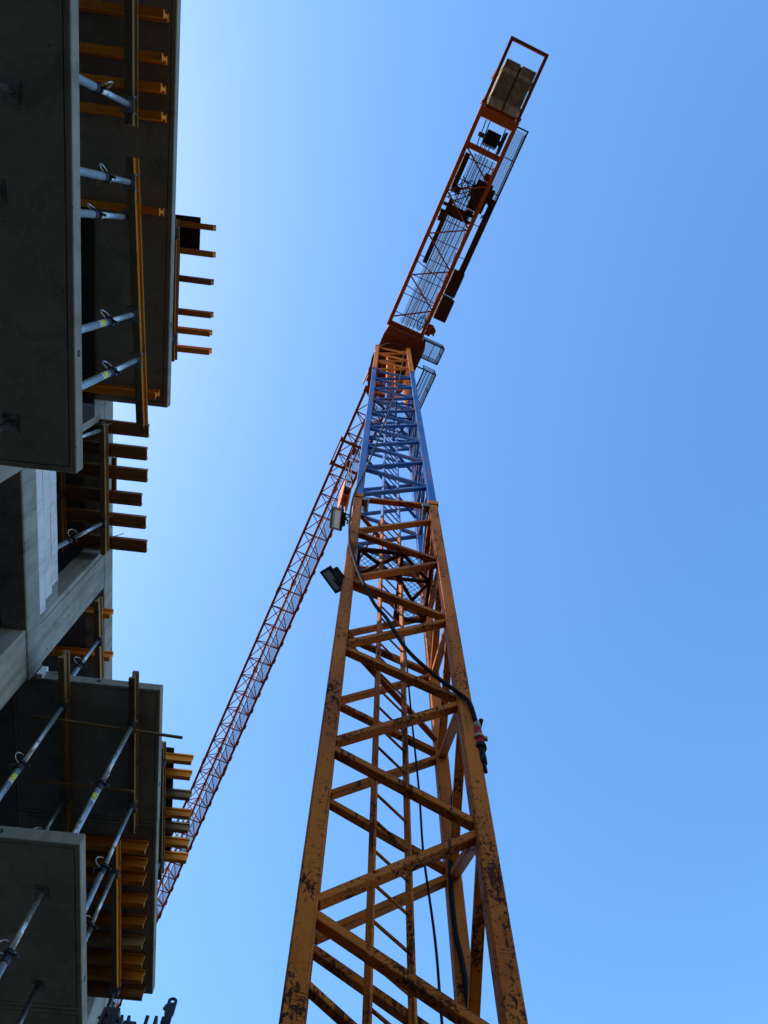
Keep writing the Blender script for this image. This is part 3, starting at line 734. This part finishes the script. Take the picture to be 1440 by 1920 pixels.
# --- under the upper left balcony: cross beams on main beams
lab = ['at the very top of the photo', 'second from the top of the photo', 'third from the top of the photo', 'at the end of the upper main beam', 'at the hooked prop pair', 'nearest the balcony corner']
for s, l in zip((-1.86, -1.475, -1.20, -.935, -.005, 1.985), lab):
    h20(B(s, 2.485 + RND.uniform(-.01, .01), 9.062), B(s, 3.95, 9.062), M_ORANGEWOOD, 'orange cross beam under the upper left balcony, ' + l, 'orange cross beams under the upper left balcony')
h20(B(-4.2, 2.80, 8.86), B(-.80, 2.755, 8.86), M_OLDWOOD, 'weathered main beam at the top left, lying under the orange cross beams', 'main beams carrying the cross beams', under_mat=M_FLANGE)
h20(B(-.50, 2.745, 8.86), B(2.32, 2.60, 8.86), M_YELLOW, 'long yellow brown main beam that sticks out past the upper balcony corner', 'main beams carrying the cross beams', under_mat=M_FLANGE)
plank(B(-.05, 3.62, 9.245), B(2.2, 3.62, 9.245), .74, .021, M_PLY, 'narrow black plywood sheet tucked under the upper left balcony', 'plywood sheet', name='plywood_sheet')
# --- formwork above the upper left balcony
lab = ['on the black plywood edge', 'below the black plywood', 'third from the top', 'fourth from the top', 'next to the lowest', 'lowest of the six']
mats = (M_ORANGEWOOD, M_ORANGEWOOD, M_BROWNWOOD, M_ORANGEWOOD, M_ORANGEWOOD, M_ORANGEWOOD)
for s, l, m in zip((.12, .485, .87, 1.335, 1.60, 1.87), lab, mats):
    h20(B(s, 2.50 + RND.uniform(-.008, .012), 11.94), B(s + RND.uniform(-.02, .02), 3.95, 11.94), m, 'beam end above the upper balcony, ' + l, 'beam ends above the upper left balcony')
h20(B(.06, 3.02, 11.735), B(2.03, 3.0, 11.735), M_BROWNWOOD, 'brown main beam seen along the upper balcony edge under the six beam ends', 'main beams carrying the cross beams', under_mat=M_FLANGE)
plank(B(.0, 3.35, 12.155), B(.47, 3.35, 12.155), 1.22, .021, M_PLY, 'black plywood offcut on the beam ends above the upper balcony', 'plywood sheet', name='plywood_sheet')
plank(B(.47, 3.55, 12.155), B(1.4, 3.55, 12.155), 1.06, .021, M_PLY, 'black plywood sheet beside the upper balcony edge, behind the beam ends', 'plywood sheet', name='plywood_sheet')
# --- loggia opening: dark beams that stick out over the white blocks
lab = ['uppermost, touching the yellow main beam', 'second from the top', 'third from the top', 'the short fourth one', 'next to the lowest', 'lowest, above the pier']
for s, n, l in zip((3.12, 3.48, 3.83, 4.23, 4.60, 5.00), (3.32, 3.34, 3.33, 3.41, 3.34, 3.32), lab):
    h20(B(s, n, 11.735), B(s, 6.2, 11.735), M_BROWNWOOD, 'dark brown beam jutting from the loggia, ' + l, 'dark beams jutting from the loggia', flat=True)
h20(B(3.06, 3.95, 11.533), B(5.12, 3.93, 11.533), M_OLDWOOD, 'weathered main beam across the mouth of the loggia', 'main beams carrying the cross beams', under_mat=M_FLANGE)
h20(B(3.3, 4.62, 11.533), B(5.15, 4.60, 11.533), M_BROWNWOOD, 'brown main beam inside the dark loggia', 'main beams carrying the cross beams', under_mat=M_FLANGE)
plank(B(3.62, 3.86, 11.842), B(4.36, 3.86, 11.842), .07, .05, M_BROWNWOOD, 'short dark board lying across the loggia beams at the wall', 'board', name='short_board')
# --- beside the pier, inside the next opening
for s, l in ((6.27, 'upper one, just below the concrete pier'), (7.06, 'lower one, above the lower balcony end')):
    h20(B(s, 3.88, 11.70), B(s, 6.5, 11.70), M_ORANGEWOOD, 'orange beam end in the recess beside the pier, ' + l, 'orange beams beside the pier')
h20(B(5.92, 4.03, 11.495), B(8.4, 3.98, 11.495), M_OLDWOOD, 'weathered main beam beside the pier, under two orange beam ends', 'main beams carrying the cross beams', under_mat=M_FLANGE)
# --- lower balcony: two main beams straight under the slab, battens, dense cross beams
h20(B(5.52, 3.63, 9.064), B(8.45, 3.62, 9.064), M_OLDWOOD, 'weathered main beam nearer the wall under the lower balcony', 'main beams under the lower balcony', under_mat=M_FLANGE)
h20(B(5.72, 2.72, 9.064), B(8.20, 2.70, 9.064), M_OLDWOOD, 'weathered main beam nearer the edge of the lower balcony', 'main beams under the lower balcony', under_mat=M_FLANGE)
plank(B(6.42, 4.0, 9.04), B(6.52, 2.03, 9.04), .035, .03, M_BATTEN, 'long thin batten poking out past the lower balcony edge', 'batten', name='timber_batten')
plank(B(7.44, 4.0, 9.04), B(7.46, 2.66, 9.04), .035, .03, M_BATTEN, 'thin batten under the lower balcony, ending at the main beam', 'batten', name='timber_batten')
for i, (s, m) in enumerate(zip((8.50, 8.80, 9.06, 9.46, 9.86, 10.26, 10.62, 10.93, 11.27), (M_YELLOW, M_YELLOW, M_YELLOW, M_YELLOW, M_YELLOW, M_OLDWOOD, M_YELLOW, M_YELLOW, M_BROWNWOOD))):
    nm = {M_OLDWOOD: 'weathered grey', M_BROWNWOOD: 'dark'}.get(m, 'yellow orange')
    h20(B(s, 2.52 + RND.uniform(-.015, .015), 9.062), B(s, 3.95, 9.062), m, '%s cross beam under the lower balcony, %s of nine downwards' % (nm, ORD[i]), 'cross beams under the lower balcony')
h20(B(8.30, 2.88, 8.86), B(11.02, 2.86, 8.86), M_YELLOW, 'yellow main beam carrying nine cross beams under the lower balcony', 'main beams carrying the cross beams', under_mat=M_FLANGE)
# --- formwork on top of the lower balcony
for i, (s, m) in enumerate(zip((9.13, 9.46, 9.90, 10.32, 10.63, 10.98, 11.32), (M_GOLD, M_GOLD, M_OLDWOOD, M_GOLD, M_OLDWOOD, M_GOLD, M_GOLD))):
    nm = 'weathered grey' if m is M_OLDWOOD else 'bright yellow'
    h20(B(s, 2.52 + RND.uniform(-.015, .015), 11.94), B(s, 3.95, 11.94), m, '%s beam end in front of the jib, %s of seven from the top' % (nm, ORD[i]), 'beam ends above the lower balcony')
h20(B(8.72, 3.0, 11.735), B(11.6, 2.97, 11.735), M_OLDWOOD, 'weathered main beam along the lower balcony edge under seven beam ends', 'main beams carrying the cross beams', under_mat=M_FLANGE)
plank(B(9.0, 3.42, 12.155), B(11.5, 3.42, 12.155), 1.10, .021, M_PLY, 'black plywood sheet on the seven beam ends above the lower balcony', 'plywood sheet', name='plywood_sheet')

# ------------------------------------------------------------------ steel props
def prop(s, n, z0, z1, label, group, base=None, zc=None, ang=0.0, sticker=True, dark=False, hook=True):
    top = B(s, n, z1); bot = B(base[0], base[1], z0) if base else B(s, n, z0)
    ax = (top - bot).normalized(); Ln = (top - bot).length
    r = empty('steel_prop', bot, label, 'steel prop', group)
    sx = (EN - ax * EN.dot(ax)).normalized(); sy = ax.cross(sx)
    P = lambda x, y, z: bot + sx * x + sy * y + ax * z
    zcc = (zc - z0) * Ln / (z1 - z0) if zc else Ln - .75
    mo = M_GALVDK if dark else M_GALV  # dim props get a darker steel, their shade put into the colour
    q = MB(); q.hexa(P, (-.06, .06), (-.06, .06), (0, .008)); q.build('base_plate', M_GALVDK, r, bot)
    q = MB(); q.cyl(P(0, 0, .008), P(0, 0, zcc), .036, 16); q.build('outer_tube', mo, r, bot)
    q = MB(); q.cyl(P(0, 0, zcc), P(0, 0, Ln - .012), .0285, 16, 0)
    z = zcc + .09; d1 = Vector((math.cos(ang), math.sin(ang)))
    while z < Ln - .08:                                        # pin holes through the inner tube
        for sg in (1, -1):
            q.cyl(P(sg * d1.x * .0265, sg * d1.y * .0265, z), P(sg * d1.x * .0296, sg * d1.y * .0296, z), .0075, 8, 1)
        z += .095
    q.build('inner_tube', [mo, M_BLACK], r, bot)
    q = MB(); q.tube([P(0, 0, zcc - .10), P(0, 0, zcc - .095), P(0, 0, zcc - .02), P(0, 0, zcc - .015)], [.04, .043, .043, .04], 16); q.tube([P(0, 0, zcc - .012), P(0, 0, zcc + .03)], [.052, .05], 16)
    q.tube([P(.05, 0, zcc), P(.10, .02, zcc - .02), P(.115, .02, zcc - .06), P(.09, .01, zcc - .09)], .009, 8)
    q.tube([P(-.05, .01, zcc), P(-.095, .0, zcc - .01)], .013, 8)
    q.build('adjusting_collar', M_STEELDK, r, bot)
    if hook:
        q = MB(); pts = []
        ca, sa = math.cos(ang + .4), math.sin(ang + .4)
        for i in range(15):
            t = -2.4 + i * 4.1 / 14
            rad = .03 + .062 * (1 + math.sin(t)) ; x = .075 * math.cos(t); zz = .07 * math.sin(t)
            pts.append(P(ca * (.062 + x), sa * (.062 + x), zcc + .055 + zz))
        q.tube([P(-ca * .05, -sa * .05, zcc + .05)] + pts, .0068, 8)
        q.build('pin_hook', M_WIRE, r, bot)
    q = MB(); q.hexa(P, (-.065, .065), (-.078, .078), (Ln - .012, Ln - .002))
    for x in (-.058, .058):
        for y in (-.075, .075): q.cyl(P(x, y, Ln - .002), P(x, y, Ln + .15), .007, 6)
    q.hexa(P, (-.05, .05), (-.05, .05), (Ln - .022, Ln - .0125))
    q.build('fork_head', M_GALVDK, r, bot)
    if sticker:
        zs = zcc - .30; a0 = math.atan2((-bot).dot(sy), (-bot).dot(sx))    # label on one side of the tube
        for nm, za, zb, mm in (('type_label', zs, zs + .11, M_LABEL), ('barcode_label', zs - .035, zs - .006, M_WLABEL)):
            k = MB(); n_ = 10
            for i in range(n_):
                t0 = a0 - 1.0 + 2.0 * i / n_; t1 = t0 + 2.0 / n_; rr_ = .0368
                k.add([P(rr_ * math.cos(t0), rr_ * math.sin(t0), za), P(rr_ * math.cos(t1), rr_ * math.sin(t1), za), P(rr_ * math.cos(t1), rr_ * math.sin(t1), zb), P(rr_ * math.cos(t0), rr_ * math.sin(t0), zb)], [(0, 1, 2, 3)])
            k.build(nm, mm, r, bot)
    return r
GA, GB, GC, GD = 'steel props standing on the upper left balcony', 'steel props under the lower balcony', 'steel props in the loggia', 'steel props under the bottom slabs'
ZA = HA + .162; ZF = 9.422
prop(-.985, 2.765, ZA, 8.858, 'topmost blue grey steel prop with a big wire hook under the upper balcony', GA, zc=7.98, ang=2.2, sticker=False)
prop(-.26, 2.745, ZA, 8.858, 'steel prop at the upper end of the yellow brown main beam', GA, zc=8.16, ang=.6, sticker=False)
prop(.085, 2.80, ZA, 9.06, 'steel prop touching the orange cross beam beside the main beam', GA, zc=8.05, ang=.3, sticker=False)
prop(1.075, 2.70, ZA, 8.858, 'steel prop with a yellow label halfway along the yellow brown main beam', GA, zc=8.10, ang=.4)
prop(1.565, 2.655, ZA, 8.858, 'steel prop with a yellow label nearest the upper balcony corner', GA, zc=8.05, ang=.3)
prop(-2.6, 2.78, ZA, 8.858, 'steel prop at the frame top under the upper left balcony', GA, sticker=False)
for s, n, l in ((-.7, 2.83, 'near the top of the photo'), (-.02, 2.97, 'cut off by the left photo edge'), (1.76, 2.93, 'near its lower corner')):
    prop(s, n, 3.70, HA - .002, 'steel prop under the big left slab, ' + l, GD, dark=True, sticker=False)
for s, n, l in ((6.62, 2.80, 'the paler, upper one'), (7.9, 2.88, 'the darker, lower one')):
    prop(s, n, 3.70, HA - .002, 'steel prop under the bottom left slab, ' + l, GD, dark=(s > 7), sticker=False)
prop(6.25, 3.62, ZA, 9.06, 'steel prop with yellow label under the main beam nearer the wall', GB, zc=7.84, ang=.5)
prop(6.45, 2.715, ZA, 9.06, 'steel prop with yellow label in the middle of the lower balcony', GB, zc=7.89, ang=1.8)
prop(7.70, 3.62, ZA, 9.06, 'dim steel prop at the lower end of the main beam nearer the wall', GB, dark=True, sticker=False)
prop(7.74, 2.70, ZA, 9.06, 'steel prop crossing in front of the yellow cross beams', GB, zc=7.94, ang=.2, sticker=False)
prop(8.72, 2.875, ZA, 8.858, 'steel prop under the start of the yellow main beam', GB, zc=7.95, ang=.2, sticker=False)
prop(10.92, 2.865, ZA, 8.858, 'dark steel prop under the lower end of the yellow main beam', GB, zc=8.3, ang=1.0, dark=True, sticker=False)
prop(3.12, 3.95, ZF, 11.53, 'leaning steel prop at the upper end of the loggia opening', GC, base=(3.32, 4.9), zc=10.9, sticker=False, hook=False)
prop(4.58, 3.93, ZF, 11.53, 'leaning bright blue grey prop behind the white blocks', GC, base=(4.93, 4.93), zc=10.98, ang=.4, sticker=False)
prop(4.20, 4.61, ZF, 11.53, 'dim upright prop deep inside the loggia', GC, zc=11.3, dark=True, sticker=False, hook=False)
prop(6.62, 4.0, HBAL + .147, 11.49, 'steel prop standing beside the pier above the lower balcony', GC, zc=10.72, ang=.3, sticker=False)
for s, n, l in ((.25, 3.02, 'upper'), (1.7, 3.0, 'lower')):
    prop(s, n, HBAL + .147, 11.73, 'steel prop on top of the upper balcony, %s one' % l, 'steel props on the balcony tops', sticker=False)
for s, n, l in ((9.0, 3.0, 'upper'), (11.2, 2.98, 'lower')):
    prop(s, n, HBAL + .147, 11.73, 'steel prop on top of the lower balcony, %s one' % l, 'steel props on the balcony tops', sticker=False)

# ------------------------------------------------------------------ dark steel braces stored upright at the bottom left
def brace(s, n, ztop, lean, head, label):
    top = B(s, n, ztop); bot = B(s + lean[0], n + lean[1], -EYE)
    ax = (top - bot).normalized(); Ln = (top - bot).length
    fx = (ES - ax * ES.dot(ax)).normalized(); fy = ax.cross(fx)
    P = lambda x, y, z: top + fx * y + fy * x + ax * z
    r = empty('steel_brace', bot, label, 'steel brace', 'dark steel braces at the bottom left')
    q = MB(); q.hexa(lambda x, y, z: bot + fx * x + fy * y + ax * z, (-.05, .05), (-.05, .05), (0, .01)); q.build('foot_plate', M_STEELDK, r, bot)
    q = MB(); q.cyl(bot + ax * .01, top - ax * .10, .02, 12); q.build('tube', M_STEELDK, r, bot)
    q = MB()
    if head == 'eye':
        n_ = 18; out = []; inn = []
        outer = [(-.021, -.12), (.021, -.12), (.026, -.03), (.03, .0), (.024, .034), (-.024, .034), (-.026, 0), (-.024, -.03)]
        ro = []
        for i in range(n_):
            t = 2 * math.pi * i / n_; d = Vector((math.cos(t), math.sin(t)))
            rad = .030 if d.y > -.5 else .030 + (.10 * (-d.y - .5) * 1.6)
            out.append((d.x * min(rad, .028 / max(abs(d.x), .3)), d.y * rad)); inn.append((d.x * .0125, .006 + d.y * .0125))
        for y0, y1 in ((-.009, .009),):
            vs = [P(a, y0, b) for a, b in out] + [P(a, y1, b) for a, b in out] + [P(a, y0, b) for a, b in inn] + [P(a, y1, b) for a, b in inn]
            fs = []
            for i in range(n_):
                k = (i + 1) % n_
                fs += [(i, k, n_ + k, n_ + i), (2 * n_ + i, 3 * n_ + i, 3 * n_ + k, 2 * n_ + k), (i, 2 * n_ + i, 2 * n_ + k, k), (n_ + i, n_ + k, 3 * n_ + k, 3 * n_ + i)]
            q.add(vs, fs)
        q.hexa(P, (-.022, .022), (-.012, .012), (-.14, -.035)); q.cyl(P(.024, 0, -.02), P(.036, 0, -.05), .012, 8)
    elif head == 'fork':
        for x in (-.03, .012): q.hexa(P, (x, x + .018), (-.03, .03), (-.10, .02))
        q.hexa(P, (-.034, .034), (-.034, .034), (-.13, -.095)); q.cyl(P(-.05, 0, -.03), P(.05, 0, -.03), .008, 8)
    elif head == 'clamp':
        q.hexa(P, (-.03, .045), (-.03, .03), (-.11, .0)); q.cyl(P(.02, -.05, -.05), P(.02, .05, -.05), .02, 10); q.hexa(P, (.02, .032), (-.012, .012), (-.0, .05)); q.cyl(P(-.05, 0, -.08), P(-.01, 0, -.02), .014, 8)
    else:
        q.hexa(P, (-.06, .02), (-.02, .02), (-.12, -.06)); q.hexa(P, (.0, .022), (-.006, .006), (-.06, .06)); q.cyl(P(-.06, 0, -.08), P(-.03, 0, -.03), .016, 8)
    q.build('%s_head' % {'eye': 'eye', 'fork': 'fork', 'clamp': 'clamp', 'lug': 'lug'}[head], M_STEELDK, r, bot, bevel=.002)
    return r
brace(4.48, .812, 3.60, (.02, .03), 'eye', 'tallest dark steel brace at the bottom, ending in an eye with a hole')
brace(4.57, .872, 3.535, (.03, .02), 'fork', 'dark steel brace with forked head just left of the eyed one')
brace(4.60, .945, 3.535, (.02, .01), 'lug', 'dark steel brace with a thin slotted lug, second left of the eyed one')
brace(4.62, 1.085, 3.56, (.03, .05), 'fork', 'dark steel brace with forked head nearest the balcony end')
brace(4.60, 1.035, 3.53, (.03, .05), 'clamp', 'dark steel brace with a bolted clamp near the balcony end')
brace(4.64, 1.165, 3.64, (.04, .06), 'clamp', 'dark steel brace in front of the grey pier, clamp on top')
brace(4.62, 1.20, 3.60, (.03, .08), 'fork', 'leftmost dark steel brace, beside the bottom slab edge')

# ------------------------------------------------------------------ camera
F, CX, CY = 1497.0, 720.0, 960.0
zc = Vector((13.0, 510.0, -1497.0)).normalized()
fw = Vector((0, 0, -1)); yw = (fw - zc * fw.dot(zc)).normalized(); xw = yw.cross(zc)
cam = bpy.data.cameras.new('camera'); co = bpy.data.objects.new('camera', cam); COL.objects.link(co)
co.matrix_world = Matrix.Translation((0, 0, EYE)) @ Matrix((xw, yw, zc)).to_4x4()
cam.sensor_fit = 'AUTO'; cam.sensor_width = 36.0; cam.lens = F / 1920 * 36.0
cam.clip_start = .05; cam.clip_end = 8000
scene.camera = co

# ------------------------------------------------------------------ light
SD = Vector((-1.0, -.12, .92)).normalized()
el = math.asin(SD.z); az = math.atan2(SD.x, SD.y)
wd = bpy.data.worlds.new('World'); scene.world = wd; wd.use_nodes = True
nt = wd.node_tree; bg = nt.nodes['Background']
sky = nt.nodes.new('ShaderNodeTexSky'); sky.sky_type = 'NISHITA'; sky.sun_disc = False
sky.sun_elevation = el; sky.sun_rotation = az; sky.air_density = 1.0; sky.dust_density = 1.0; sky.ozone_density = 1.0; sky.altitude = 100
hs = nt.nodes.new('ShaderNodeHueSaturation'); hs.inputs['Saturation'].default_value = 1.27; hs.inputs['Hue'].default_value = .4965; hs.inputs['Value'].default_value = 1.0
nt.links.new(sky.outputs[0], hs.inputs['Color']); nt.links.new(hs.outputs[0], bg.inputs[0]); bg.inputs[1].default_value = .15
sun = bpy.data.lights.new('sun', 'SUN'); sun.energy = 2.4; sun.angle = R(.5); sun.color = (1, .94, .85)
so = bpy.data.objects.new('sun', sun); COL.objects.link(so); so.location = SD * 60
so.rotation_euler = SD.to_track_quat('Z', 'Y').to_euler()
scene.view_settings.view_transform = 'Standard'; scene.view_settings.look = 'None'
scene.view_settings.exposure = 1.40; scene.view_settings.gamma = 1
scene.render.resolution_x = 768; scene.render.resolution_y = 1024
